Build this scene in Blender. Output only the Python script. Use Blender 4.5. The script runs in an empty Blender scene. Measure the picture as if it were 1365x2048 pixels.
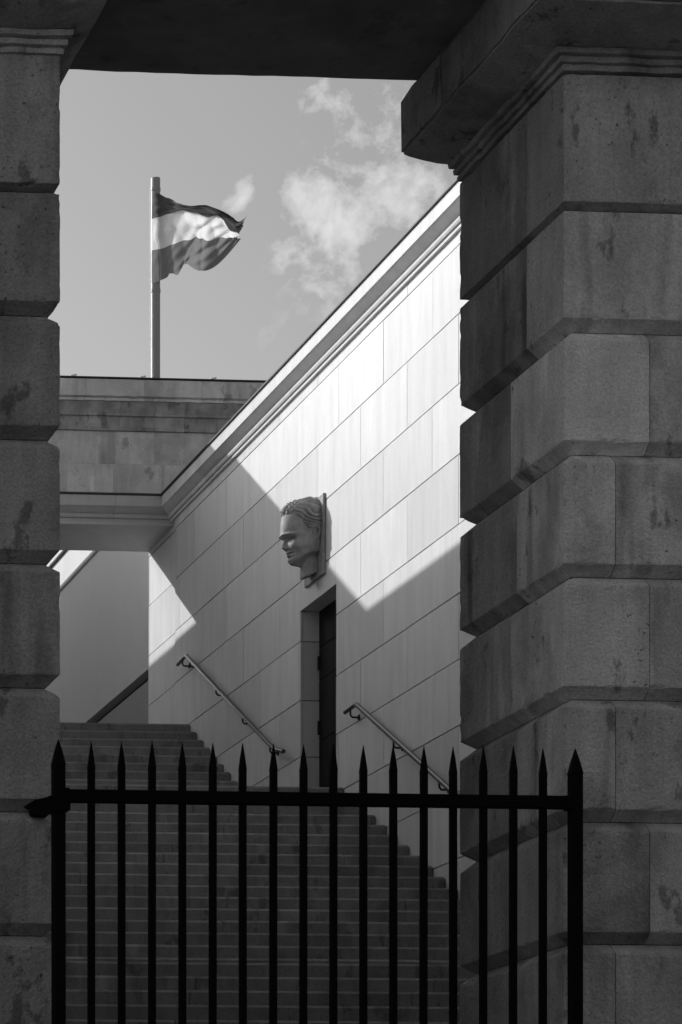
import bpy, bmesh, math, random
from mathutils import Vector, noise
R = math.radians
random.seed(7)
S = bpy.context.scene
COL = S.collection

# ------------------------------------------------------------------ camera (view camera with lens rise, level)
YAW = math.atan(0.07)
cd = bpy.data.cameras.new('camera'); cam = bpy.data.objects.new('camera', cd); COL.objects.link(cam)
cam.location = (0, 0, 0)
cam.rotation_euler = (math.pi/2, 0, -YAW)
cd.sensor_fit = 'VERTICAL'; cd.sensor_height = 36; cd.sensor_width = 24
cd.lens = 5600/2048*36
cd.shift_x = (682.5+838)/2048
cd.shift_y = (2640-1024)/2048
cd.clip_start = 0.1; cd.clip_end = 3000
S.camera = cam

# ------------------------------------------------------------------ sun and sky (black-and-white: the sky's luminance only)
A, B = 1.05, 0.69                        # the light travels along (1, -A, -B)
SUN_EL = math.atan2(B, math.hypot(1, A)); SUN_AZ = math.atan2(-1, A)     # azimuth from +Y, clockwise
SKY = 0.15
sd = bpy.data.lights.new('sun', 'SUN'); sd.energy = 2.15; sd.angle = R(0.53); sd.color = (1, 1, 1)
sun = bpy.data.objects.new('sun', sd); COL.objects.link(sun)
sun.location = (-40, 42, 40)
sun.rotation_euler = Vector((1, -A, -B)).to_track_quat('-Z', 'Y').to_euler()

w = bpy.data.worlds.new('World'); S.world = w; w.use_nodes = True
nt = w.node_tree; nt.nodes.clear(); L = nt.links.new
def N(t, **k):
    n = nt.nodes.new(t)
    for a, b in k.items(): setattr(n, a, b)
    return n
def wmath(op, a, b=None, c=None, clamp=False):
    n = N('ShaderNodeMath', operation=op, use_clamp=clamp)
    for i, v in enumerate((a, b, c)):
        if v is None: continue
        if isinstance(v, (int, float)): n.inputs[i].default_value = v
        else: L(v, n.inputs[i])
    return n.outputs[0]
sky = N('ShaderNodeTexSky', sky_type='NISHITA', sun_disc=False, sun_elevation=SUN_EL, sun_rotation=SUN_AZ % (2*math.pi))
sky.altitude = 100; sky.air_density = 0.68; sky.dust_density = 2.3; sky.ozone_density = 1.0
bw = N('ShaderNodeSeparateColor'); L(sky.outputs[0], bw.inputs[0])      # red-filtered black and white, as blue skies print dark
tc = N('ShaderNodeTexCoord'); D = tc.outputs['Generated']
def px_dir(x, y):
    v = Vector(((x+838)/5600, 1, (2640-y)/5600)); c, s = math.cos(YAW), math.sin(YAW)
    return Vector((v.x*c+v.y*s, -v.x*s+v.y*c, v.z)).normalized()
# clouds: broken wisps, thickest in a few banks; the same noise carries unseen clouds over the rest of the sky, cover raised for fill light
nz = N('ShaderNodeTexNoise'); sh2 = N('ShaderNodeVectorMath', operation='ADD'); L(D, sh2.inputs[0]); sh2.inputs[1].default_value = (2.3, 2.02, 4.5); L(sh2.outputs[0], nz.inputs['Vector']); nz.inputs['Scale'].default_value = 50; nz.inputs['Detail'].default_value = 5
nz.inputs['Roughness'].default_value = 0.62; nz.inputs['Distortion'].default_value = 0.15
nl = N('ShaderNodeTexNoise'); sh = N('ShaderNodeVectorMath', operation='ADD'); L(D, sh.inputs[0]); sh.inputs[1].default_value = (1.9, 22.7, 17.7); L(sh.outputs[0], nl.inputs['Vector']); nl.inputs['Scale'].default_value = 3.6; nl.inputs['Detail'].default_value = 1
far = wmath('MULTIPLY', wmath('SUBTRACT', nl.outputs[0], 0.45, clamp=True), 4.5, clamp=True)
banks = [((676, 425), .013, .98), ((735, 395), .014, .74), ((608, 398), .008, .62), ((597, 500), .007, .62), ((650, 185), .012, .62), ((750, 185), .014, .60),
         ((765, 290), .013, .62), ((825, 390), .010, .58), ((484, 375), .0055, .86), ((462, 412), .0042, .66), ((655, 552), .0055, .70)]
acc = far
for (c, r, a) in banks:
    vm = N('ShaderNodeVectorMath', operation='DISTANCE'); L(D, vm.inputs[0]); vm.inputs[1].default_value = px_dir(*c)
    g = wmath('MULTIPLY', wmath('POWER', 2.718, wmath('MULTIPLY', wmath('POWER', wmath('DIVIDE', vm.outputs['Value'], r), 2.0), -1.0)), a)
    acc = wmath('MAXIMUM', acc, g) if False else wmath('SUBTRACT', wmath('ADD', acc, g), wmath('MULTIPLY', acc, g))
nf = N('ShaderNodeTexNoise'); L(D, nf.inputs['Vector']); nf.inputs['Scale'].default_value = 190; nf.inputs['Detail'].default_value = 3; nf.inputs['Roughness'].default_value = .6
fine = wmath('ADD', nz.outputs[0], wmath('MULTIPLY', wmath('SUBTRACT', nf.outputs[0], 0.5), 0.22))
dens = wmath('SUBTRACT', wmath('ADD', fine, wmath('MULTIPLY', wmath('MINIMUM', acc, 0.95), 0.31)), 0.670, clamp=True)
dens = wmath('MULTIPLY', dens, 2.3, clamp=True)
dens = wmath('MULTIPLY', dens, wmath('SUBTRACT', 2.0, dens))
dens = wmath('MULTIPLY', wmath('MULTIPLY', dens, 0.85), wmath('SUBTRACT', wmath('MULTIPLY', acc, 5.0), 0.7, clamp=True))
skyv = wmath('MULTIPLY', bw.outputs[0], SKY)
mix = N('ShaderNodeMix', data_type='FLOAT'); L(dens, mix.inputs[0]); L(skyv, mix.inputs[2]); mix.inputs[3].default_value = 0.56
comb = N('ShaderNodeCombineColor')
for i in range(3): L(mix.outputs[0], comb.inputs[i])
bg = N('ShaderNodeBackground'); L(comb.outputs[0], bg.inputs[0]); bg.inputs[1].default_value = 1.0
out = N('ShaderNodeOutputWorld'); L(bg.outputs[0], out.inputs[0])

S.view_settings.view_transform = 'Standard'; S.view_settings.look = 'None'
S.view_settings.exposure = 0.62; S.view_settings.gamma = 1.0
S.view_settings.use_curve_mapping = False
S.render.engine = 'CYCLES'
S.cycles.max_bounces = 6; S.cycles.diffuse_bounces = 4; S.cycles.glossy_bounces = 2
S.cycles.use_denoising = True
w.cycles.sampling_method = 'MANUAL'; w.cycles.sample_map_resolution = 512

# ------------------------------------------------------------------ materials
def stone(name, base, var=.25, grain=.12, streak=.2, rough=.9, bump=.25, fine=90.0, blotch=2.2, pits=0.0, stain=0.0, rnd=.08, bdist=.004):
    m = bpy.data.materials.new(name); m.use_nodes = True
    t = m.node_tree; nd = t.nodes; lk = t.links.new
    p = nd['Principled BSDF']; p.inputs['Roughness'].default_value = rough
    p.inputs['Specular IOR Level'].default_value = .25
    geo = nd.new('ShaderNodeNewGeometry'); oi = nd.new('ShaderNodeObjectInfo')
    def ma(op, a, b=None, clamp=False):
        n = nd.new('ShaderNodeMath'); n.operation = op; n.use_clamp = clamp
        for i, v in enumerate((a, b)):
            if v is None: continue
            if isinstance(v, (int, float)): n.inputs[i].default_value = v
            else: lk(v, n.inputs[i])
        return n.outputs[0]
    off = nd.new('ShaderNodeVectorMath'); off.operation = 'MULTIPLY_ADD'
    cx = nd.new('ShaderNodeCombineXYZ')
    lk(ma('MULTIPLY', oi.outputs['Random'], 37.0), cx.inputs[0]); lk(ma('MULTIPLY', oi.outputs['Random'], 91.0), cx.inputs[1]); lk(ma('MULTIPLY', oi.outputs['Random'], 17.0), cx.inputs[2])
    ad = nd.new('ShaderNodeVectorMath'); ad.operation = 'ADD'; lk(geo.outputs['Position'], ad.inputs[0]); lk(cx.outputs[0], ad.inputs[1])
    P = ad.outputs[0]
    def nzx(scale, detail=4, sc=(1, 1, 1), rough=.55, src=P, dist=0.0):
        mp = nd.new('ShaderNodeMapping'); mp.inputs['Scale'].default_value = sc; lk(src, mp.inputs[0])
        n = nd.new('ShaderNodeTexNoise'); n.inputs['Scale'].default_value = scale; n.inputs['Detail'].default_value = detail
        n.inputs['Roughness'].default_value = rough; n.inputs['Distortion'].default_value = dist
        lk(mp.outputs[0], n.inputs['Vector']); return n.outputs[0]
    big = nzx(blotch, 4, rough=.6); fin = nzx(fine, 2, rough=.7); st = nzx(7.0, 3, (1, 1, .12), rough=.6)
    v = ma('ADD', 1.0, ma('MULTIPLY', ma('SUBTRACT', big, .5), var*2))
    v = ma('MULTIPLY', v, ma('ADD', 1.0, ma('MULTIPLY', ma('SUBTRACT', fin, .5), grain*2)))
    v = ma('MULTIPLY', v, ma('ADD', 1.0, ma('MULTIPLY', ma('SUBTRACT', st, .5), streak*2)))
    v = ma('MULTIPLY', v, ma('ADD', 1.0, ma('MULTIPLY', ma('SUBTRACT', oi.outputs['Random'], .5), rnd*2)))
    hgt = nzx(fine*.6, 2, rough=.75)
    if pits:
        pt = ma('MULTIPLY', ma('SUBTRACT', nzx(48.0, 1, rough=.5), .66, True), 9.0, True)
        sel = ma('MULTIPLY', ma('SUBTRACT', nzx(1.7, 1), .42, True), 5.0, True)
        pt = ma('MULTIPLY', pt, sel)
        v = ma('MULTIPLY', v, ma('SUBTRACT', 1.0, ma('MULTIPLY', pt, pits)))
        pass
    if stain:
        s1 = ma('MULTIPLY', ma('SUBTRACT', nzx(4.2, 5, (1, 1, .6), rough=.66), .60, True), 22.0, True)
        s2 = ma('MULTIPLY', ma('SUBTRACT', nzx(3.4, 3, (1, 1, .10), rough=.6), .60, True), 7.0, True)
        s3 = ma('MULTIPLY', ma('SUBTRACT', nzx(1.5, 5, (1, 1, .8), rough=.6), .53, True), 11.0, True)
        v = ma('MULTIPLY', v, ma('SUBTRACT', 1.0, ma('MULTIPLY', s3, stain*.30)))
        v = ma('MULTIPLY', v, ma('SUBTRACT', 1.0, ma('MULTIPLY', s1, stain*.50)))
        v = ma('MULTIPLY', v, ma('SUBTRACT', 1.0, ma('MULTIPLY', s2, stain*.6)))
        l2 = ma('MULTIPLY', ma('SUBTRACT', nzx(2.9, 3, (1, 1, .16), rough=.6), .60, True), 7.0, True)
        v = ma('MULTIPLY', v, ma('ADD', 1.0, ma('MULTIPLY', l2, stain*.6)))
    v = ma('MULTIPLY', v, base)
    cc = nd.new('ShaderNodeCombineColor')
    for i in range(3): lk(v, cc.inputs[i])
    mx = nd.new('ShaderNodeMix'); mx.data_type = 'RGBA'; mx.blend_type = 'MULTIPLY'; mx.inputs[0].default_value = 1.0
    lk(cc.outputs[0], mx.inputs[6]); lk(oi.outputs['Color'], mx.inputs[7]); lk(mx.outputs[2], p.inputs['Base Color'])
    b = nd.new('ShaderNodeBump'); b.inputs['Strength'].default_value = bump; b.inputs['Distance'].default_value = bdist
    lk(hgt, b.inputs['Height']); lk(b.outputs[0], p.inputs['Normal'])
    return m
def plain(name, v, rough=.5, metal=0.0, bump=0.0, scale=60.0, var=.15, spec=.3):
    m = bpy.data.materials.new(name); m.use_nodes = True
    t = m.node_tree; p = t.nodes['Principled BSDF']; p.inputs['Roughness'].default_value = rough; p.inputs['Metallic'].default_value = metal; p.inputs['Specular IOR Level'].default_value = spec
    n = t.nodes.new('ShaderNodeTexNoise'); n.inputs['Scale'].default_value = scale; n.inputs['Detail'].default_value = 5
    g = t.nodes.new('ShaderNodeNewGeometry'); t.links.new(g.outputs['Position'], n.inputs['Vector'])
    mr = t.nodes.new('ShaderNodeMapRange'); mr.inputs[3].default_value = v*(1-var); mr.inputs[4].default_value = v*(1+var); t.links.new(n.outputs[0], mr.inputs[0])
    c = t.nodes.new('ShaderNodeCombineColor')
    for i in range(3): t.links.new(mr.outputs[0], c.inputs[i])
    t.links.new(c.outputs[0], p.inputs['Base Color'])
    if bump:
        b = t.nodes.new('ShaderNodeBump'); b.inputs['Strength'].default_value = bump; b.inputs['Distance'].default_value = .003
        t.links.new(n.outputs[0], b.inputs['Height']); t.links.new(b.outputs[0], p.inputs['Normal'])
    return m
M = dict(
    wall=stone('pale limestone', .705, var=.07, grain=.08, streak=.15, fine=45, blotch=1.8, bump=.14, rnd=.07, rough=.8),
    core=stone('limestone backing', .55, var=.08, rnd=.02),
    joint=plain('dark joint mortar', .06, .95),
    pier=stone('weathered ashlar', .55, var=.42, grain=.50, streak=.34, fine=75, blotch=2.8, bump=.9, pits=.7, stain=1.0, rnd=.10, bdist=.010),
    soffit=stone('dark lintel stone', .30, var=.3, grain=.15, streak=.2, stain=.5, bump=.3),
    darker=stone('sooty moulding stone', .36, var=.75, grain=.15, streak=.3, blotch=3.2, stain=.9, rnd=.08, fine=30),  # stained stone with a lower base tone than the attic's
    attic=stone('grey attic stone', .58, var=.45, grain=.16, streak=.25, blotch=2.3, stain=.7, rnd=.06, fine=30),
    step=stone('dark granite', .225, var=.35, grain=.35, streak=.3, fine=45, bump=.4, rnd=.07, stain=.7),
    plaster=stone('smooth plaster', .55, var=.05, grain=.03, streak=.03, bump=.05, rnd=.0, stain=0),
    dark=plain('black band', .012, .6),  # even black for the two bands on the far wall
    bust=stone('carved dark stone', .32, var=.55, grain=.2, streak=.5, fine=80, blotch=11, bump=.2, rnd=0, rough=.65),
    iron=plain('black gate paint', .004, .6, bump=.25, scale=120, spec=.06),
    black=plain('black painted steel', .015, .5),
    steel=plain('brushed steel rail', .13, .32, 1.0),
    lead=plain('dark lead flashing', .05, .6),
    door=plain('dark bronze door', .022, .6, var=.35, scale=9, spec=.1),
    pole=plain('grey painted mast', .30, .4),
    white=plain('white fitting', .75, .5),
    brick=stone('dark brick', .06, var=.2, fine=30, rnd=0),
    ground=stone('asphalt', .055, var=.2, fine=40, rnd=0),
    paving=stone('paving', .07, var=.2, fine=40, rnd=0),
)
def cloth(name, v):
    m = bpy.data.materials.new(name); m.use_nodes = True; t = m.node_tree; nd = t.nodes
    d = nd.new('ShaderNodeBsdfDiffuse'); tr = nd.new('ShaderNodeBsdfTranslucent'); mx = nd.new('ShaderNodeMixShader'); mx.inputs[0].default_value = .42
    n = nd.new('ShaderNodeTexNoise'); n.inputs['Scale'].default_value = 30; n.inputs['Detail'].default_value = 4
    g = nd.new('ShaderNodeNewGeometry'); t.links.new(g.outputs['Position'], n.inputs['Vector'])
    mr = nd.new('ShaderNodeMapRange'); mr.inputs[3].default_value = v*.9; mr.inputs[4].default_value = v*1.1; t.links.new(n.outputs[0], mr.inputs[0])
    c = nd.new('ShaderNodeCombineColor')
    for i in range(3): t.links.new(mr.outputs[0], c.inputs[i])
    for b in (d, tr): t.links.new(c.outputs[0], b.inputs[0])
    t.links.new(d.outputs[0], mx.inputs[1]); t.links.new(tr.outputs[0], mx.inputs[2]); t.links.new(mx.outputs[0], nd['Material Output'].inputs[0])
    return m
M['cloth_dark'] = cloth('dark flag cloth', .14); M['cloth_white'] = cloth('white flag cloth', .82); M['cloth_grey'] = cloth('grey flag cloth', .23)

# ------------------------------------------------------------------ building helpers (vertices are given in world coordinates)
WL = {}
def tag(o, label, cat, group=None, kind=None):
    o['label'] = label
    if cat: o['category'] = cat
    if group: o['group'] = group
    if kind: o['kind'] = kind
    return o
def thing(name, loc, label, cat, group=None):
    o = bpy.data.objects.new(name, None); o.empty_display_size = .2; o.location = loc; COL.objects.link(o)
    WL[o.name] = Vector(loc); return tag(o, label, cat, group)
def mesh(name, vs, fs, mat, parent=None, tone=None, smooth=False, label=None):
    lo = [min(v[i] for v in vs) for i in range(3)]; hi = [max(v[i] for v in vs) for i in range(3)]
    o0 = Vector(((lo[0]+hi[0])/2, (lo[1]+hi[1])/2, lo[2]))
    me = bpy.data.meshes.new(name); me.from_pydata([Vector(v)-o0 for v in vs], [], fs)
    bm = bmesh.new(); bm.from_mesh(me); bmesh.ops.recalc_face_normals(bm, faces=bm.faces); bm.to_mesh(me); bm.free()
    if smooth: me.polygons.foreach_set('use_smooth', [True]*len(me.polygons))
    me.materials.append(M[mat] if isinstance(mat, str) else mat)
    o = bpy.data.objects.new(name, me); COL.objects.link(o); WL[o.name] = o0
    if parent is not None:
        o.parent = parent; o.location = o0-WL[parent.name]
    else: o.location = o0
    if tone is not None: o.color = (tone, tone, tone, 1)
    if label: o['label'] = label
    return o
def join(*parts):
    vs, fs = [], []
    for v, f in parts:
        n = len(vs); vs += list(v); fs += [tuple(i+n for i in q) for q in f]
    return vs, fs
def box(x0, x1, y0, y1, z0, z1, b=.0):
    if not b:
        v = [(x, y, z) for z in (z0, z1) for y in (y0, y1) for x in (x0, x1)]
        return v, [(0, 2, 3, 1), (4, 5, 7, 6), (0, 1, 5, 4), (2, 6, 7, 3), (0, 4, 6, 2), (1, 3, 7, 5)]
    bm = bmesh.new(); bmesh.ops.create_cube(bm, size=1)
    for v in bm.verts: v.co = ((x0+x1)/2+v.co.x*(x1-x0), (y0+y1)/2+v.co.y*(y1-y0), (z0+z1)/2+v.co.z*(z1-z0))
    bmesh.ops.bevel(bm, geom=bm.edges[:], offset=b, segments=1, affect='EDGES')
    bm.verts.index_update(); vs = [tuple(v.co) for v in bm.verts]; fs = [tuple(v.index for v in f.verts) for f in bm.faces]; bm.free(); return vs, fs
def tube(pts, r, n=10, closed_ends=True):
    pts = [Vector(p) for p in pts]; vs, fs = [], []
    for i, p in enumerate(pts):
        d = (pts[min(i+1, len(pts)-1)]-pts[max(i-1, 0)]).normalized()
        a = d.orthogonal().normalized() if i == 0 else (prev-d*prev.dot(d)).normalized()
        prev = a; c = d.cross(a); rr = r[i] if isinstance(r, (list, tuple)) else r
        vs += [tuple(p+(a*math.cos(2*math.pi*k/n)+c*math.sin(2*math.pi*k/n))*rr) for k in range(n)]
    for i in range(len(pts)-1):
        for k in range(n): fs.append((i*n+k, i*n+(k+1) % n, (i+1)*n+(k+1) % n, (i+1)*n+k))
    if closed_ends: fs += [tuple(range(n-1, -1, -1)), tuple((len(pts)-1)*n+k for k in range(n))]
    return vs, fs
def extrude_poly(poly, axis, a0, a1):
    def P3(u, v, a): return (a, u, v) if axis == 'x' else (u, a, v) if axis == 'y' else (u, v, a)
    n = len(poly); vs = [P3(u, v, a0) for u, v in poly]+[P3(u, v, a1) for u, v in poly]
    fs = [tuple(range(n-1, -1, -1)), tuple(range(n, 2*n))]+[(i, (i+1) % n, n+(i+1) % n, n+i) for i in range(n)]
    return vs, fs
def fbm(p, o=4): return noise.fractal(p, 1.0, 2.0, o)
def rough_block(x0, x1, y0, y1, z0, z1, side, h0=.055, h1=.055, dep=.068, res=.035, amp=1.0, seed=0.0):
    """Ashlar block whose outer faces ('f' front -y, 'l' left -x, 'r' right +x, 'b' back) carry V-joint chamfers; arrises are worn and chipped."""
    g = .0022
    zs = [z0+g, z0+h0*.5, z0+h0*.9, z0+h0, z0+h0*1.15]
    n = max(2, int((z1-z0-h0-h1)/res))
    zs += [z0+h0+(z1-z0-h0-h1)*(i+.5)/n for i in range(n)]
    zs += [z1-h1*1.15, z1-h1, z1-h1*.9, z1-h1*.5, z1-g]
    def line(a, b):
        n = max(1, int((b-a)/res)); t = [i/n for i in range(n+1)]
        if n > 4: t = [0, .010/(b-a), .025/(b-a)]+t[1:-1]+[1-.025/(b-a), 1-.010/(b-a), 1]
        return t
    tx, ty = line(x0, x1), line(y0, y1)
    ring = [(t, 0, 'f') for t in tx[:-1]]+[(1, t, 'r') for t in ty[:-1]]+[(t, 1, 'b') for t in reversed(tx[1:])]+[(0, t, 'l') for t in reversed(ty[1:])]
    vs, fs = [], []
    for k, z in enumerate(zs):
        if z < z0+h0: ins = dep*(1-(z-z0)/h0)
        elif z > z1-h1: ins = dep*(1-(z1-z)/h1)
        else: ins = 0
        ez = min(abs(z-(z0+h0)), abs(z-(z1-h1)))
        xa = x0+(ins if 'l' in side else g); xb = x1-(ins if 'r' in side else g)
        ya = y0+(ins if 'f' in side else g); yb = y1-(ins if 'b' in side else g)
        for (u, v, s) in ring:
            x = xa+(xb-xa)*u; y = ya+(yb-ya)*v
            p = Vector((x+seed, y, z)); dx = dy = 0.0
            d = .0014*fbm(p*12, 3)
            ch = max(0, fbm(p*14+Vector((5, 3, 1)), 4)-.30)*max(0, 1-ez/.014)*.026+.001*max(0, 1-ez/.004)
            d = d-ch
            cx = max(0, 1-min(abs(x-xa), abs(x-xb))/.035); cy = max(0, 1-min(abs(y-ya), abs(y-yb))/.035)
            cor = min(cx, cy) if False else 0
            if 'l' in side and u == 0: dx = -d
            if 'r' in side and u == 1: dx = d
            if 'f' in side and v == 0: dy = -d
            if 'b' in side and v == 1: dy = d
            # vertical arrises
            if ('f' in side or 'b' in side) and ('l' in side or 'r' in side):
                e1 = min(abs(x-xa) if 'l' in side else 9, abs(x-xb) if 'r' in side else 9)
                e2 = min(abs(y-ya) if 'f' in side else 9, abs(y-yb) if 'b' in side else 9)
                e = max(e1, e2)
                if e < .03:
                    c = (max(0, fbm(p*15+Vector((1, 9, 4)), 4)-.25)*.03+.0012)*max(0, 1-e/.018)
                    dx += c if abs(x-xa) < abs(x-xb) else -c; dy += c if abs(y-ya) < abs(y-yb) else -c
            vs.append((x+dx*amp, y+dy*amp, z))
    m = len(ring)
    for k in range(len(zs)-1):
        for i in range(m): fs.append((k*m+i, k*m+(i+1) % m, (k+1)*m+(i+1) % m, (k+1)*m+i))
    fs += [tuple(range(m-1, -1, -1)), tuple((len(zs)-1)*m+i for i in range(m))]
    return vs, fs
def ring_profile(prof, x0, x1, y0, y1, sides):
    """Mouldings wrapped round a pier: prof = [(projection, z)], closed solid; sides lists the faces that project; (p_front scale in sides dict)."""
    vs, fs = [], []
    for p, z in prof:
        xa = x0-p*sides.get('l', 0); xb = x1+p*sides.get('r', 0); ya = y0-p*sides.get('f', 0); yb = y1+p*sides.get('b', 0)
        nx, ny = 24, 16
        r = [(xa+(xb-xa)*i/nx, ya) for i in range(nx)]+[(xb, ya+(yb-ya)*i/ny) for i in range(ny)]+[(xb-(xb-xa)*i/nx, yb) for i in range(nx)]+[(xa, yb-(yb-ya)*i/ny) for i in range(ny)]
        for (x, y) in r:
            d = .010*fbm(Vector((x, y, z*.6))*9, 5)
            vs.append((x+d, y+d, z+.005*fbm(Vector((x*8, y*8, z*3+4)), 4)))
    m = 80
    for k in range(len(prof)-1):
        for i in range(m): fs.append((k*m+i, k*m+(i+1) % m, (k+1)*m+(i+1) % m, (k+1)*m+i))
    fs += [tuple(range(m-1, -1, -1)), tuple((len(prof)-1)*m+i for i in range(m))]
    return vs, fs

# ------------------------------------------------------------------ ground and terrace
GZ = -1.6
tag(mesh('ground', *box(-400, 400, -400, 400, GZ-.5, GZ), 'ground'), 'dark asphalt ground in front of the gateway', None, kind='structure')
terr = [(10.2, GZ)]
for i in range(10): terr += [(10.2+.3*i, GZ+.16*(i+1)), (10.2+.3*(i+1), GZ+.16*(i+1))]
terr += [(18.2, 0), (18.2, GZ)]
tag(mesh('terrace', *extrude_poly(terr, 'x', -6, 18), 'paving'), 'stepped stone terrace the gate stands on', None, kind='structure')

# ------------------------------------------------------------------ right stair wall: pale panels, cornice
W = 10.6; DY0, DY1, DZ = 30.604, 31.836, 8.224
YN, YE = 16.0, 38.425                     # near end, portal end
wall = thing('stair_wall', (W, 30, 0), 'tall pale limestone panel wall rising beside the stairs, partly sunlit', 'wall')
T = .032
back = W+T+.004
mesh('wall_core', *join(box(back, W+2.2, YN, DY0-.03, -1.6, 10.80), box(back, W+2.2, DY1+.2, 36.998, -1.6, 10.80), box(W+.08, W+2.2, 36.998, YE-.002, -1.6, 10.80), box(back, W+2.2, DY0-.03, DY1+.2, DZ+.12, 10.80),
     box(W+.26, W+2.2, DY0-.03, DY1+.2, -1.6, DZ+.12)), 'joint', wall)
rows = [10.80, 10.638, 9.957, 9.262, 8.565, 7.874, 7.19, 6.536, 5.882, 5.225, 4.57, 3.915, 3.26, 2.6, 1.9]
LP = 1.393
def panel(y0, y1, z0, z1, gl=.003, gr=.003, gt=.006, gb=.006):
    if y1-y0 < .03 or z1-z0 < .02: return
    xo = W+(.03 if y0 >= 37.0 else 0)+random.uniform(-.002, .002)
    mesh('panel', *box(xo, W+T+(.003 if y0 < 37 else .0035), y0+gl, y1-gr, z0+gb, z1-gt, .0016 if y0 < 37 else 0), 'wall', wall) if y0 < 37 else \
    mesh('panel', *box(xo, xo+.03, y0+gl, y1-gr, z0+gb, z1-gt), 'wall', wall)
for k in range(len(rows)-1):
    z1, z0 = rows[k], rows[k+1]
    base = (28.427 if k % 2 == 0 else 27.731)
    ys = [base+LP*i for i in range(-2, 8)]
    ys = sorted(set([y for y in ys if 25.2 < y < 37.0-.15]+[25.2, 37.0]))
    for a, b in zip(ys[:-1], ys[1:]):
        if z0 >= DZ or b <= DY0 or a >= DY1:
            panel(a, b, z0, z1)
        elif z1 > DZ:            # the course that carries the door head
            if a < DY0: panel(a, DY0, z0, z1, gr=0)
            if b > DY1: panel(DY1, b, z0, z1, gl=0)
            panel(max(a, DY0), min(b, DY1), DZ, z1, gl=0 if a < DY0 else .0022, gr=0 if b > DY1 else .0022, gb=0)
        else:
            if a < DY0: panel(a, DY0, z0, z1, gr=0)
            if b > DY1: panel(DY1, b, z0, z1, gl=0)
    panel(37.0, 38.42, z0, z1, gl=.0)
# near part of the wall, behind the pier
mesh('wall_face', *box(W, W+T, YN, 25.19, -1.6, 10.80), 'wall', wall)
mesh('wall_end', *box(W, W+2.2, YN-.06, YN-.002, -1.6, 11.07), 'wall', wall)
mesh('wall_back', *box(W+2.202, W+2.26, YN-.06, 37.1, -1.6, 11.07), 'wall', wall)
# cornice: each stone a length of one profile
CP = [(-.01, 10.745), (.035, 10.765), (.035, 10.792), (.022, 10.796), (.022, 10.802), (.055, 10.806), (.066, 10.825), (.066, 10.848), (.055, 10.862), (.075, 10.868), (.10, 10.882), (.135, 10.905), (.16, 10.925), (.165, 10.932), (.182, 10.932), (.182, 11.075), (-.01, 11.075)]
CP[0] = (-.03, 10.765)
BY = 37.18                                # front plane of the portal bridge
def cornice_seg(p0, p1, mitre0=False, mitre1=False):
    """along y on the right wall: p = W - proj"""
    vs = []
    for (p, z) in CP:
        vs.append((W-p, p0, z))
    for (p, z) in CP:
        vs.append((W-p, (p1-p) if mitre1 else p1, z))
    n = len(CP); return vs, [tuple(range(n-1, -1, -1)), tuple(range(n, 2*n))]+[(i, (i+1) % n, n+(i+1) % n, n+i) for i in range(n)]
cy = [16.0, 19, 22]+[24.1+1.62*i for i in range(9)]
cy = [y for y in cy if y < BY-.8]+[BY]
for a, b in zip(cy[:-1], cy[1:]):
    mesh('cornice_stone', *cornice_seg(a+.0015, b-(.0015 if b < BY else .0), mitre1=(b == BY)), 'wall', wall, tone=.93)
cap = [(-.02, 11.077), (.20, 11.077), (.205, 11.084), (.205, 11.102), (-.02, 11.125)]
vs = [(W-p, 16, z) for p, z in cap]+[(W-p, BY-p, z) for p, z in cap]
mesh('lead_cap', vs, [(4, 3, 2, 1, 0), (5, 6, 7, 8, 9)]+[(i, (i+1) % 5, 5+(i+1) % 5, 5+i) for i in range(5)], 'lead', wall)
mesh('wall_top', *box(W-.008, W+2.2, YN, BY, 10.802, 11.074), 'core', wall)

# door recess in the wall
door = thing('door', (W+.23, (DY0+DY1)/2, 5.88), 'dark tall metal door set deep in the pale wall under the carved head', 'door')
XD = W+.225
for a, b in ((DY0-.02, (DY0+DY1)/2+.12), ((DY0+DY1)/2+.12, DY1+.02)):
    for z0, z1 in ((5.0, 6.14), (6.14, 6.72), (6.72, 7.42), (7.42, 7.80), (7.80, DZ+.06)):
        mesh('door_panel', *box(XD, XD+.03, a+.004, b-.004, z0+.004, z1-.004, .003), 'door', door)
for z in (7.62, 6.87, 6.02):
    mesh('hinge', *tube([(XD-.012, DY1-.022, z-.08), (XD-.012, DY1-.022, z+.08)], .017, 10), 'black', door)
jr = [DZ+.004]+[z for z in rows if z < DZ]
for z1, z0 in zip(jr[:-1], jr[1:]):
    if z1 < 5: break
    mesh('jamb_stone', *box(W+T+.006, W+.30, DY1+.003, DY1+.19, z0+.005, z1-.005, .002), 'wall', wall)
mesh('head_stone', *box(W+T+.006, W+.30, DY0-.02, DY1-.0, DZ+.002, DZ+.11, .002), 'wall', wall)

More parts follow.
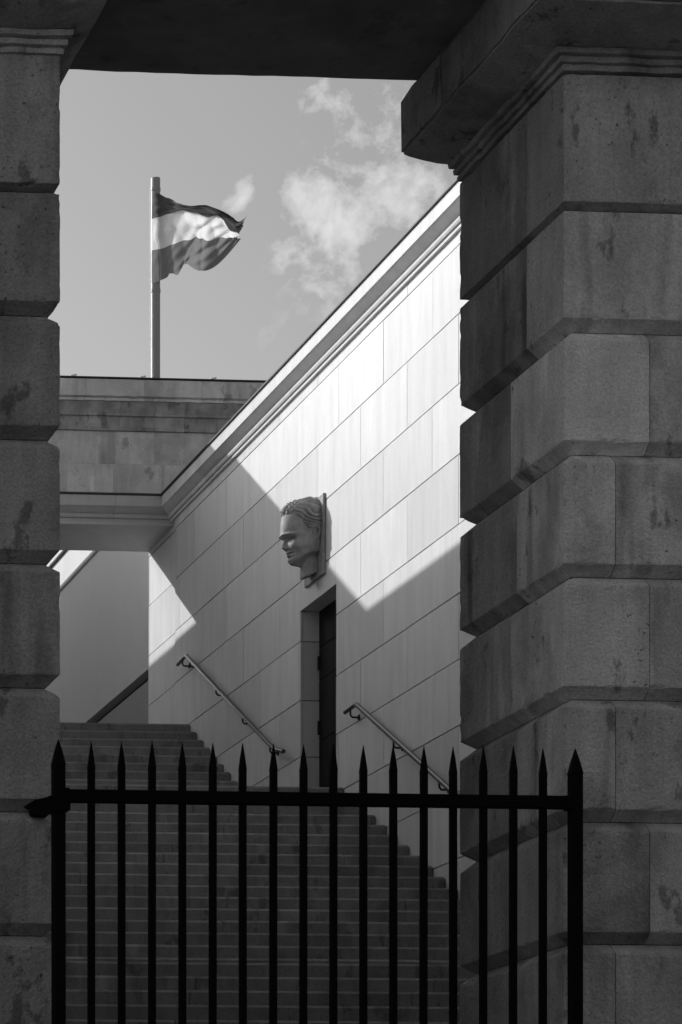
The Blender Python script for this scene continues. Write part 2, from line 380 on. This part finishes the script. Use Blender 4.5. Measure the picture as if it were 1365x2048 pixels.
# ------------------------------------------------------------------ stairs: each stone of each step on its own
st = thing('stairs', (8, 30, 0), 'wide dark granite stairway climbing behind the iron gate', 'stairs')
XL = 3.6
steps = []                                # (front y, back y, top z)
for i in range(12): steps.append((36.262-.294*i, 36.262-.294*(i-1) if i else 46.0, 7.857-.163*i))
zl = 5.90
steps.append((30.33, 36.262-.294*11, zl))
for n in range(1, 17): steps.append((30.33-.33*n, 30.33-.33*(n-1), zl-.1625*n))
y, z = 30.33-.33*16, zl-.1625*17
steps.append((24.10, y, z))
i = 1
while z-.1625*i > .05:
    steps.append((24.10-.33*i, 24.10-.33*(i-1), z-.1625*i)); i += 1
for k, (ya, yb, zt) in enumerate(steps):
    lo = 5.52 if ya > 24.5 else XL
    xs = [lo]; x = lo+random.uniform(.5, 1.5)
    while x < W-.5:
        xs.append(x); x += random.uniform(1.5, 2.4)
    xs.append(W-.004)
    if ya < 21: xs = [lo, W-.004]
    for a, b in zip(xs[:-1], xs[1:]):
        dz = random.uniform(-.0025, .0025); dy = random.uniform(-.003, .003)
        yb2 = min(yb+.03, ya+3.0) if yb < 40 else yb
        mesh('step_stone', *box(a-.006, b+.006, ya+dy, yb2, zt-.185, zt+dz, .021), 'step', st)
# solid bed under the steps, kept 2 cm below the stones
bed = [(46, -1.6), (46, 7.6)]
for (ya, yb, zt) in steps: bed += [(ya+.035, zt-.19)] if False else [(min(yb, 46)-.001, zt-.19), (ya+.04, zt-.19)]
bed += [(steps[-1][0]+.04, -1.6)]
mesh('stair_bed', *extrude_poly(bed, 'x', 3.62, W-.01), 'joint', st)

# ------------------------------------------------------------------ portal bridge and attic at the head of the stairs
port = thing('portal_attic', (9, 38, 7.9), 'grey stained stone attic and cornice bridging the head of the stairs', 'building')
PX0, PX1 = 1.0, 16.0
mesh('portal_soffit', *box(5.6, W+.04, BY-.03, YE, 10.72, 10.80), 'wall', port, tone=.8)
mesh('bridge_core', *box(PX0, W-.002, BY+.012, YE, 10.802, 11.06), 'core', port)
# bridge cornice stones (same profile as the wall's, turned along the portal)
bx = [2.0, 3.4, 4.8, 6.2, 7.6, 8.6, 9.79, W]
for a, b in zip(bx[:-1], bx[1:]):
    v0 = [(a+.002, BY-p, z) for p, z in CP]; v1 = [((b-p) if b == W else b-.002, BY-p, z) for p, z in CP]
    n = len(CP)
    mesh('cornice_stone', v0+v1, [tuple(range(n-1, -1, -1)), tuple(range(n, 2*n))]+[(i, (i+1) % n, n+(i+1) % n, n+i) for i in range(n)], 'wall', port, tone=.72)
v0 = [(2.0, BY-p, z) for p, z in cap]; v1 = [(W-p-.001, BY-p, z) for p, z in cap]
mesh('lead_cap', v0+v1, [(4, 3, 2, 1, 0), (5, 6, 7, 8, 9)]+[(i, (i+1) % 5, 5+(i+1) % 5, 5+i) for i in range(5)], 'lead', port)
AF, AT = 37.62, 12.79
mesh('attic_core', *box(PX0, PX1, AF+.03, YE, 11.09, 12.74), 'joint', port)
mesh('attic_base', *box(W+.01, PX1, BY+.02, YE, 11.0, 11.09), 'core', port)
for (z0, z1, x, l) in ((11.10, 11.685, 6.72, .64), (11.685, 12.13, 7.05, .86)):
    xx = x-6*l
    while xx < PX1:
        mesh('ashlar', *box(max(PX0, xx)+.0006, min(PX1, xx+l)-.0006, AF+random.uniform(-.001, .001), AF+.05, z0+.0006, z1-.0006, .001), 'attic', port); xx += l
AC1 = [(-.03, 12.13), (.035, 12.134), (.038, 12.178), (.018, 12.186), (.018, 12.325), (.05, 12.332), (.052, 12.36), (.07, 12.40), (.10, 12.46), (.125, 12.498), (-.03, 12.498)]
AC2 = [(-.03, 12.500), (.145, 12.503), (.145, 12.54), (.13, 12.545), (.18, 12.558), (.185, 12.78), (-.03, 12.79)]
for AC, nm, mt, x0, ln in ((AC1, 'moulding_stone', 'darker', 1.9, .90), (AC2, 'coping_stone', 'attic', 1.5, .80)):
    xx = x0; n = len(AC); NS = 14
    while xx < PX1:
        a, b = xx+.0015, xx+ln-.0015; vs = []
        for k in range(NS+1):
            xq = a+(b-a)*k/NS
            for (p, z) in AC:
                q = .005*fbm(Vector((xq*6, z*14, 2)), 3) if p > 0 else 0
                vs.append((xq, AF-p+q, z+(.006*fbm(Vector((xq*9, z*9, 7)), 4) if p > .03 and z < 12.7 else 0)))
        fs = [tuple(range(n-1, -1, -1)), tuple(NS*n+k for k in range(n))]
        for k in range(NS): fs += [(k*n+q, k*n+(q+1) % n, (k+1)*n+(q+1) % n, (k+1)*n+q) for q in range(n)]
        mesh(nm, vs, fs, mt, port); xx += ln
mesh('roof_flashing', *box(PX0, PX1, AF-.20, YE+.03, AT+.003, AT+.018), 'lead', port)
for x, lab in ((9.335, 'small white roof fitting on the attic edge, nearest the left gate pier'), (10.29, 'small white roof fitting on the attic edge beside the flagpole foot'), (11.27, 'small white roof fitting on the attic edge, nearest the sunlit wall')):
    f = mesh('roof_fitting', *join(box(x-.018, x+.018, AF-.15, AF-.10, AT+.019, AT+.05, .004), tube([(x-.035, AF-.125, AT+.045), (x+.045, AF-.125, AT+.062)], .012, 8)), 'white')
    tag(f, lab, 'roof fitting', 'roof fittings along the attic')

# wall beyond the portal
fw = thing('far_wall', (10.75, 46, 7.9), 'smooth grey plaster wall seen through the portal, its top sunlit', 'wall')
FX = W+.15
mesh('plaster_face', *box(FX, FX+.6, 38.6, 62, 9.19, 11.70), 'plaster', fw, tone=.95)
mesh('string_course', *extrude_poly([(FX-.0, 11.60), (FX-.03, 11.625), (FX-.03, 11.68), (FX, 11.70), (FX+.5, 11.70), (FX+.5, 11.60)], 'y', 38.6, 62), 'plaster', fw, tone=.8)
mesh('parapet', *box(FX+.004, FX+.6, 38.6, 62, 11.703, 12.12), 'wall', fw)
mesh('cap_shade_band', *box(FX+.02, FX+.6, 38.6, 62, 12.121, 12.20), 'dark', fw)  # black colour stands for the shadow under the parapet cap
mesh('parapet_cap', *box(FX-.03, FX+.65, 38.6, 62, 12.202, 12.40), 'wall', fw)
mesh('black_band', *box(FX+.16, FX+.6, 38.6, 62, 9.0, 9.2), 'dark', fw)  # black set-back band between plaster and plinth
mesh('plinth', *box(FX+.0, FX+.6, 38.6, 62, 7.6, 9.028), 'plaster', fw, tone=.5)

# ------------------------------------------------------------------ the buildings on the left that shade the court
lw = thing('left_stair_wall', (4.5, 30, 0), 'pale stone wall along the left of the stairs, behind the left gate pier', 'wall')
mesh('wall_body', *box(4.3, 5.51, 24.3, BY+.4, -1.6, 10.80), 'wall', lw)
mesh('cornice', *extrude_poly([(5.51+p, z) for p, z in CP]+[(4.3, 11.075), (4.3, 10.80)], 'y', 24.3, BY-.2), 'wall', lw)
mesh('lead_cap', *box(4.3, 5.31+.2, 24.3, BY-.2, 11.078, 11.10), 'lead', lw)
lb = thing('left_rear_building', (3, 44, 7.9), 'pale stone block behind the attic on the left', 'building')
mesh('wall_body', *box(0.5, 5.31, YE+.05, 44.3, -1.6, 12.79), 'wall', lb)
mesh('upper_wall', *box(5.0, 5.31, 44.302, 64, -1.6, 15.42), 'wall', lb)
lg = thing('shade_wing', (1.5, 20, 0), 'unseen grey ashlar wing added behind the left gate pier to block light', 'building')  # unseen block, added and made tall to keep light off the right pier
mesh('wall_body', *box(0.2, 3.40, 15.46, 28, -1.6, 15.0), 'pier', lg)
for x0, x1, nm in ((-9, 1.9, 'low ashlar boundary wall running left from the gateway'), (7.62, 22, 'low ashlar boundary wall running right from the gateway')):
    o = mesh('boundary_wall', *join(box(x0, x1, 14.4, 15.0, -1.6, 4.4), box(x0, x1, 14.3, 15.1, 4.402, 4.6, .02)), 'pier'); tag(o, nm, 'wall')

# unseen frontage behind the camera, added to darken the lower piers
sf = thing('shade_facade', (4, -4, GZ), 'unseen dark brick frontage added behind the camera to shade the piers', 'building')
mesh('wall', *box(-40, 48, -14, -4.0, GZ, 9.6), 'brick', sf)
mesh('cornice', *box(-40, 48, -4.0, -3.6, 9.1, 9.5, .03), 'brick', sf)
for fz in (0.2, 4.2):
    for k in range(22):
        x = -38+k*4.0
        wn = mesh('window', *box(x-.7, x+.7, -4.05, -3.93, fz, fz+2.2, .02), 'pole', sf)
        mesh('pane', *box(x-.6, x+.6, -4.0, -3.925, fz+.1, fz+2.1), 'black', wn)

# ------------------------------------------------------------------ gate piers
PF, PB = 14.0, 15.4
JZ = [6.415, 5.725]+[5.097-.6313*i for i in range(12)]
def capital(parent, x0, x1, kl=1, kr=1, kf=1.35):
    prof = [(-.05, 6.416), (.012, 6.418), (.014, 6.442), (.006, 6.446), (.006, 6.451), (.030, 6.454), (.033, 6.478), (.024, 6.482), (.024, 6.487), (.056, 6.490), (.062, 6.515)]
    sc = {'l': 1, 'r': 1, 'f': 1.0, 'b': .2}
    mesh('capital_moulding', *ring_profile(prof, x0, x1, PF, PB, sc), 'pier', parent, tone=.85)
    fl = [(-.02, 6.5165), (.064, 6.517), (.12, 6.528), (.20, 6.55), (.27, 6.575), (.298, 6.588), (.302, 6.598)]
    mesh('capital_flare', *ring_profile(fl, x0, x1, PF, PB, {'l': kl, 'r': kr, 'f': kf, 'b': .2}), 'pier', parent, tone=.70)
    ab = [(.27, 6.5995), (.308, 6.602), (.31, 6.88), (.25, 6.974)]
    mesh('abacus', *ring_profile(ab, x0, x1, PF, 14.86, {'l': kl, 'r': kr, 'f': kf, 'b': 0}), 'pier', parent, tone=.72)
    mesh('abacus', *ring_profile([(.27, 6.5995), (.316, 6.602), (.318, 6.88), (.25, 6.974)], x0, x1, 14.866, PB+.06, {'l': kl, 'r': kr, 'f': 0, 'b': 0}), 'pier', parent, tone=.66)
rp = thing('gate_pier', (6.8, 14.7, 0), 'rusticated grey stone gate pier at the right, behind the gate end', 'gate pier', 'rusticated gate piers')
lp = thing('gate_pier', (2.6, 14.7, 0), 'rusticated grey stone gate pier at the left edge, holding the hinge', 'gate pier', 'rusticated gate piers')
tones = [(.84, .78, .72), (1.08, 1.0, .78), (1.66, 1.10, .82), (1.46, 1.30, .80), (1.26, 1.06, .74), (1.10, 1.02, .68), (.92, .92, .68), (.86, .86, .68)]  # stone variation with painted light: mid fronts lightened, sides and lower courses darkened
for k in range(len(JZ)-1):
    z1, z0 = JZ[k], JZ[k+1]
    vis = z0 > .6; res = .033 if vis else .3
    h1 = .056 if k > 1 else (.012 if k == 0 else .026); h0 = .056 if k > 0 else .026
    dp1 = .045
    xc = 6.044+(.455 if k % 2 == 0 else .274); yc = PF+(.68 if k % 2 == 0 else .60)
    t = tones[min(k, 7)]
    kw = dict(h0=h0, h1=h1, res=res)
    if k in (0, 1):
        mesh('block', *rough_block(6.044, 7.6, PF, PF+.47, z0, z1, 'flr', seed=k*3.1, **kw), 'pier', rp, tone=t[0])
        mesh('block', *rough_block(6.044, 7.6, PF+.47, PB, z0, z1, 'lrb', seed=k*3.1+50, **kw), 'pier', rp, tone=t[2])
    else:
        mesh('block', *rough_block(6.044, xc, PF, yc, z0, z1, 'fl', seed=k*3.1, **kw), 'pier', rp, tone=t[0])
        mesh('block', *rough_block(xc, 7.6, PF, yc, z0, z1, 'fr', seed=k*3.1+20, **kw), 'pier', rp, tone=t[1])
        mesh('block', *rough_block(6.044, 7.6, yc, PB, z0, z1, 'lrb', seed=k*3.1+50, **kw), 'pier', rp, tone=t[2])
    mesh('block', *rough_block(1.9, 3.418, PF, PF+.7, z0+.015, z1+.015, 'flr', seed=k*4.7+90, **kw), 'pier', lp, tone=random.uniform(.60, .76))  # tone lowered to paint the left-edge vignette into the stone
    mesh('block', *rough_block(1.9, 3.418, PF+.7, PB, z0+.015, z1+.015, 'lrb', seed=k*4.7+140, h0=h0, h1=h1, res=.3), 'pier', lp, tone=.9)
mesh('pier_core', *box(6.12, 7.52, 14.08, 15.32, -1.6, 6.42), 'joint', rp)
mesh('pier_core', *box(1.98, 3.34, 14.08, 15.32, -1.6, 6.42), 'joint', lp)
capital(rp, 6.044, 7.6); capital(lp, 1.9, 3.418, .6, .6, .85)
lin = thing('lintel', (4.7, 14.6, 6.98), 'massive dark stone lintel spanning the two gate piers overhead', 'lintel')
def slab(x0, x1, y0, y1, z0, z1, tone, nm='beam'):
    nx, ny = 60, 24; vs, fs = [], []
    for z in (z0, z1):
        for j in range(ny+1):
            for i in range(nx+1):
                x = x0+(x1-x0)*i/nx; y = y0+(y1-y0)*j/ny
                d = .006*fbm(Vector((x*4, y*4, z)), 4); e = (.008*fbm(Vector((x*9, 3, z)), 4)+(.02*max(0, fbm(Vector((x*3.3, 8, z)), 3)-.3))) if j == ny else 0
                vs.append((x, y-abs(e), z+(d if z == z0 else 0)))
    n = (nx+1)*(ny+1)
    for j in range(ny):
        for i in range(nx):
            q = (j*(nx+1)+i, j*(nx+1)+i+1, (j+1)*(nx+1)+i+1, (j+1)*(nx+1)+i); fs += [q[::-1], tuple(v+n for v in q)]
    bd = list(range(nx+1))+[j*(nx+1)+nx for j in range(1, ny+1)]+[ny*(nx+1)+i for i in range(nx-1, -1, -1)]+[j*(nx+1) for j in range(ny-1, 0, -1)]
    for a, b in zip(bd, bd[1:]+bd[:1]): fs.append((a, b, b+n, a+n))
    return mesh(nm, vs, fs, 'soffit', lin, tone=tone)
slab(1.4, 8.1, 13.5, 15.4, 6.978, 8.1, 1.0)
mesh('cornice', *box(0.2, 9.3, 12.8, 16.0, 8.103, 8.6, .03), 'soffit', lin)  # unseen overhang, added to darken the tops of the piers

# ------------------------------------------------------------------ iron gate
GY = 13.6
gate = thing('iron_gate', (4.6, GY, 0), 'black iron gate of spear-tipped bars standing between the stone piers', 'gate')
def spear(x, r, zt, zb, tl):
    prof = [(r, zb), (r, zt-tl*1.05), (r*1.06, zt-tl), (r*.62, zt-tl*.5), (r*.06, zt)]
    vs, fs = [], []; lean, lean2 = random.uniform(-.0012, .0012), random.uniform(-.002, .002)
    for (q, z) in prof:
        b = q*.3
        vs += [(x+dx+lean*(z-1.3), GY+dy+lean2*(z-1.3), z) for dx, dy in ((-q+b, -q), (q-b, -q), (q, -q+b), (q, q-b), (q-b, q), (-q+b, q), (-q, q-b), (-q, -q+b))]
    for k in range(4):
        for i in range(8): fs.append((k*8+i, k*8+(i+1) % 8, (k+1)*8+(i+1) % 8, (k+1)*8+i))
    fs += [tuple(range(7, -1, -1)), tuple(range(32, 40))]
    return vs, fs
for i in range(16):
    mesh('bar', *spear(3.476+.15247*i, .0172, 2.858+random.uniform(-.004, .004), .10, .135), 'iron', gate)
mesh('post', *spear(3.313, .031, 2.862, .0, .125), 'iron', gate)
mesh('post', *spear(5.930, .031, 2.852, .0, .125), 'iron', gate)
for z in (2.582, .32, 1.0):
    if z == 1.0: continue
    mesh('rail', *box(3.343, 5.900, GY-.0215, GY+.0215, z-.032, z+.032, .004), 'iron', gate)
for x in (3.35, 5.893):
    mesh('rail_collar', *box(x-.012, x+.012, GY-.03, GY+.03, 2.545, 2.619, .003), 'iron', gate)
hp = [(3.145, 2.53), (3.185, 2.555), (3.28, 2.578), (3.363, 2.578), (3.363, 2.508), (3.29, 2.497), (3.20, 2.505)]
mesh('hinge', *extrude_poly(hp, 'y', GY-.038, GY+.04), 'iron', gate)
mesh('hinge_arm', *box(3.27, 3.355, GY+.03, 14.09, 2.555, 2.59, .004), 'iron', gate)

# ------------------------------------------------------------------ handrails
XR = W-.10
def rail(label, pts, brackets):
    o = thing('handrail', (XR, pts[2][0], pts[-1][1]-.9), label, 'handrail', 'steel handrails on the wall')
    P = [Vector((XR, y, z)) for y, z in pts]
    # round the bends
    q = [P[0]]
    for i in range(1, len(P)-1):
        a, b, c = P[i-1], P[i], P[i+1]; r = .05
        s, e = b+(a-b).normalized()*r, b+(c-b).normalized()*r
        for t in (0, .25, .5, .75, 1): q.append(s*(1-t)**2+b*2*t*(1-t)+e*t*t)
    q.append(P[-1])
    mesh('rail_tube', *tube(q, .026, 14), 'steel', o, smooth=False)
    for y, z in brackets:
        pt = [(XR, y, z-.02), (XR, y+.0, z-.075), (XR+.02, y, z-.10), (XR+.06, y, z-.10), (W-.004, y, z-.10)]
        mesh('bracket', *tube(pt, .011, 8), 'black', o)
        mesh('wall_plate', *tube([(W-.012, y, z-.10), (W-.0015, y, z-.10)], .032, 14), 'black', o)
def zr(y, a, b): return a[1]+(b[1]-a[1])*(y-a[0])/(b[0]-a[0])
r1a, r1b = (36.13, 8.733), (32.50, 6.765)
rail('steel handrail on the far side of the dark door, climbing to the portal', [(36.52, 8.70), r1a, r1b, (32.14, 6.66)], [(36.30, 8.73)]+[(y, zr(y, r1a, r1b)) for y in (35.95, 34.80, 33.70, 32.64)])
r2a = (29.69, 6.677); r2b = (26.94, 5.211); r2c = (24.9, zr(24.9, r2a, r2b))
rail('steel handrail between the dark door and the right gate pier', [(30.02, 6.66), r2a, r2c, (24.6, r2c[1]-.03)], [(29.86, 6.67)]+[(y, zr(y, r2a, r2b)) for y in (28.55, 27.28, 26.0)])

# ------------------------------------------------------------------ carved head on its plaque
sc = thing('sculpted_head', (W, 31.26, 8.45), 'dark carved stone male head on a plaque projecting from the pale wall', 'sculpture')
PX = W-.032; HC = 31.27; HZ = 8.60
mesh('plaque', *box(PX, W-.001, 30.945, 31.60, 8.43, 9.34, .006), 'bust', sc, tone=.95)
def interp(tab, z):
    if z <= tab[0][0]: return tab[0][1]
    for (a, u), (b, v) in zip(tab[:-1], tab[1:]):
        if z <= b:
            t = (z-a)/(b-a); t = t*t*(3-2*t)*.5+t*.5; return u+(v-u)*t
    return tab[-1][1]
front = [(-.16, .150), (-.08, .155), (-.035, .175), (-.01, .215), (.0, .245), (.02, .280), (.05, .296), (.085, .284), (.11, .302), (.122, .292), (.14, .310), (.165, .310), (.19, .318), (.24, .330), (.285, .340), (.315, .372), (.335, .388), (.38, .385), (.45, .385), (.52, .375), (.56, .365), (.62, .335), (.66, .29), (.69, .22), (.71, .14), (.722, .05)]
width = [(-.16, .135), (-.05, .135), (-.02, .15), (.0, .165), (.04, .185), (.10, .205), (.18, .222), (.25, .228), (.33, .232), (.42, .240), (.50, .240), (.58, .222), (.64, .188), (.68, .142), (.705, .09), (.722, .03)]
soft = [(-.16, .150), (-.08, .155), (-.035, .175), (-.01, .205), (.0, .235), (.02, .268), (.06, .290), (.12, .302), (.20, .322), (.28, .345), (.33, .372), (.40, .385), (.45, .385), (.52, .375), (.56, .365), (.62, .335), (.66, .29), (.69, .22), (.71, .14), (.722, .05)]
def G(x, s): return math.exp(-(x/s)**2)
def head_pt(t, z):
    c, s_ = math.cos(t), math.sin(t)
    zq = max(z, -.012)
    wd = interp(width, zq)
    ac = wd*abs(s_); pm = interp(soft, zq)+(interp(front, zq)-interp(soft, zq))*G(ac, .085)
    n = 1.8+.45*max(0, min(1, zq/.2))
    r = (abs(c)**n+abs(s_)**n)**(-1/n)
    p, s = pm*r*c, wd*r*s_
    # the jaw line climbs from the chin to below the ear; under it the narrower neck
    zj = -.004+.125*abs(s_)**1.6
    k = max(0, min(1, (z-(zj-.022))/.022)); k = k*k*(3-2*k)
    pn, sn = (.158+.05*max(0, z))*c, .122*s_
    p, s = pn+(p-pn)*k, sn+(s-sn)*k
    if k < .5: return p, s, z
    p -= .0; a = abs(s)
    f = max(0.0, c)**.6
    # nose
    if .165 < z < .34:
        k = (z-.165)/.155
        hgt = .068*max(0, 1-k)**.75 if z > .196 else .068*((z-.165)/.031)**.7
        hgt = max(hgt, .016 if z < .31 else 0) if z > .19 else hgt
        wn = .020+.018*max(0, 1-k)**2
        p += hgt*G(a, wn)
        p += .016*G(a-.034, .014)*G(z-.186, .018)
    # sockets, lids, brow
    p -= .088*G(a-.088, .056)*G(z-.278, .032)*f
    p += .052*G(a-.092, .034)*G(z-.266, .019)*f
    p += .012*G(a-.088, .040)*G(z-.286, .006)*f+.010*G(a-.088, .036)*G(z-.250, .006)*f
    p -= .010*G(a-.088, .034)*G(z-.277, .004)*f
    p += .034*G(a-.085, .085)*G(z-.326, .014)*f
    p -= .010*G(a, .03)*G(z-.40, .05)*f
    # cheekbones, cheeks, mouth
    p += .016*G(a-.145, .05)*G(z-.205, .045)*f; s *= 1+.03*G(z-.215, .05)*G(a-.19, .06)
    p -= .022*G(a-.13, .04)*G(z-.12, .045)*f-.010*G(a-.19, .03)*G(z-.10, .03)
    m = G(a, .062)
    p += (.012*G(z-.139, .010)+.013*G(z-.107, .012)-.016*G(z-.1225, .0055))*m*f
    p -= .016*G(a-.066, .016)*G(z-.120, .016)*f; p -= .012*G(a-.052-.25*(.19-z), .010)*G(z-.165, .03)*f
    p -= .006*G(a, .012)*G(z-.16, .014)*f
    p -= .010*G(a, .06)*G(z-.083, .012)*f
    p += .012*G(a, .045)*G(z-.045, .03)*f
    # hair: swept back in thick locks
    hl = .548-.03*G(a-.11, .04)*0-.10*max(0, (a-.16)/.07) if p > .20 else .548-.10-max(0, (.20-p))*1.35
    if p <= .20: hl = max(hl, .36)
    h = (z-hl)/.03
    if h > 0 and z > .28:
        h = min(1, h); q = noise.noise(Vector((p*6, s*6, z*6)))
        side = max(0, min(1, (a-.10)/.10))
        lock_s = z*24-1.9*p*4+q*1.5
        lock_f = s*34+q*1.7+z*4
        wv = side*abs(math.sin(math.pi*lock_s))+(1-side)*abs(math.sin(math.pi*lock_f*.5))
        dd = h*(.022+.050*(wv**.6-.55)+.008*math.sin(lock_s*7+q*5))
        L_ = math.hypot(p, s, z-.4) or 1
        p += dd*p/L_*1.0-.012*h*G(z-.60, .06)*max(0, c); s += dd*s/L_; z += dd*max(0, (z-.4))/L_+.012*h*G(a, .1)
    # neck bottom cut slants up toward the wall
    return p, s, z
NT, NZ = 150, 190
vs, fs = [], []
for j in range(NZ+1):
    z = -.15+(.722+.15)*j/NZ
    if j > NZ-30: z = .722-(.722-(-.15+.872*(NZ-30)/NZ))*((NZ-j)/30)**1.6
    for i in range(NT+1):
        t = -math.pi/2*1.0+math.pi*i/NT
        p, s, zz = head_pt(t, z)
        if z < -.05:                       # slanted neck cut
            zz = z+(.15+.0-p)*.35*(-.05-z)/.10*1.0
        p = max(p, 0)-.004
        vs.append((PX-p, HC+s, HZ+zz))
m = NT+1
for j in range(NZ):
    for i in range(NT): fs.append((j*m+i, j*m+i+1, (j+1)*m+i+1, (j+1)*m+i))
fs.append(tuple(range(NT, -1, -1))); fs.append(tuple(NZ*m+i for i in range(m)))
fs.append(tuple([j*m for j in range(NZ+1)]+[j*m+NT for j in range(NZ, -1, -1)]))
mesh('head', vs, fs, 'bust', sc, smooth=True)
for sg in (-1, 1):
    vs, fs = [], []; n1, n2 = 28, 10
    for i in range(n1):
        t = 2*math.pi*i/n1
        for j in range(n2):
            u = 2*math.pi*j/n2
            R1 = .042 if math.sin(t) > 0 else .030
            yy = .068*math.sin(t); pp = .034*math.cos(t)*(1+.25*math.sin(t)); rr = .017
            vs.append((PX-.050-pp*(1+.35*math.cos(u)), HC+sg*(.238+.012*math.sin(t)+rr*math.sin(u)+.014*(-math.cos(t))), HZ+.312+yy*(1+.2*math.cos(u))))
    for i in range(n1):
        for j in range(n2): fs.append((i*n2+j, i*n2+(j+1) % n2, ((i+1) % n1)*n2+(j+1) % n2, ((i+1) % n1)*n2+j))
    mesh('ear', vs, fs, 'bust', sc, smooth=True)

# ------------------------------------------------------------------ flagpole and flag
FPX, FPY = 10.612, 38.0
fp = thing('flagpole', (FPX, FPY, AT), 'tall grey mast rising from the attic roof', 'flagpole')
mesh('mast', *tube([(FPX, FPY, AT-.2), (FPX, FPY, 15.755)], .064, 20), 'pole', fp, smooth=False)
mesh('base_flange', *tube([(FPX, FPY, AT+.019), (FPX, FPY, AT+.05)], .12, 16), 'pole', fp)
for z in (15.60, 14.20): mesh('collar', *tube([(FPX, FPY, z-.022), (FPX, FPY, z+.022)], .070, 20), 'pole', fp)
mesh('halyard', *tube([(FPX-.075, FPY-.03, 13.4), (FPX-.078, FPY-.03, 15.60)], .006, 6), 'white', fp)
FY = 37.90
def fxz(x, y):
    k = (x+838)/5600; c, s = math.cos(YAW), math.sin(YAW)
    X = FY*(k*c+s)/(c-k*s); return X, (2640-y)*(X*s+FY*c)/5600
curves = [
    [(304, 381), (325, 391), (345, 402), (375, 411), (410, 419), (447, 433), (477, 442), (496, 427)],
    [(303, 439), (322, 432), (343, 428), (372, 430), (410, 435), (440, 438), (464, 449), (484, 459)],
    [(303, 502), (325, 497), (352, 488), (380, 484), (399, 474), (420, 478), (452, 474), (475, 472)],
    [(303, 569), (332, 557), (337, 550), (354, 549), (367, 531), (400, 534), (433, 530), (475, 486)]]
def crom(ps, u):
    u *= len(ps)-1; i = min(int(u), len(ps)-2); t = u-i
    g = lambda k: Vector(ps[max(0, min(len(ps)-1, k))]); a, b, c, d = g(i-1), g(i), g(i+1), g(i+2)
    return .5*((2*b)+(c-a)*t+(2*a-5*b+4*c-d)*t*t+(3*b-a-3*c+d)*t**3)
def flag_pt(u, v):
    k = min(int(v*3), 2); t = v*3-k
    p = crom(curves[k], u).lerp(crom(curves[k+1], u), t)
    X, Z = fxz(p.x, p.y)
    a = u**.7
    dy = .085*a*math.sin(7.5*u+2.2*v+.4)+.065*a*math.sin(16*u-5*v+1.0)+.060*a*(abs(math.sin(11*u+6*v))-.6)+.045*a*(abs(math.sin(23*u-9*v+1))-.6)+.018*a*math.sin(41*u+21*v*v)+.05*a*(1-v)*math.sin(26*v+5*u)+.03*a*fbm(Vector((u*5, v*4, 1)), 3)
    dx = .02*a*math.sin(11*v+9*u); dz = .018*a*math.sin(17*u+3*v)*(v if v > .66 else .5)
    if v < .34: dy += .055*a*math.sin(60*v-6*u)
    return (X+dx, FY+dy-.02, Z+dz)
fl = thing('flag', (FPX, FY, 14.25), 'tricolour flag of dark, white and grey stripes flying from the mast', 'flag')
for (v0, v1, mt, lab) in ((0, 1/3, 'cloth_dark', 'dark top stripe'), (1/3, 2/3, 'cloth_white', 'white middle stripe'), (2/3, 1, 'cloth_grey', 'grey bottom stripe')):
    nu, nv = 90, 22; vs = [flag_pt(i/nu, v0+(v1-v0)*j/nv) for j in range(nv+1) for i in range(nu+1)]
    fs = [(j*(nu+1)+i, j*(nu+1)+i+1, (j+1)*(nu+1)+i+1, (j+1)*(nu+1)+i) for j in range(nv) for i in range(nu)]
    mesh('stripe', vs, fs, mt, fl, smooth=True, label=lab)
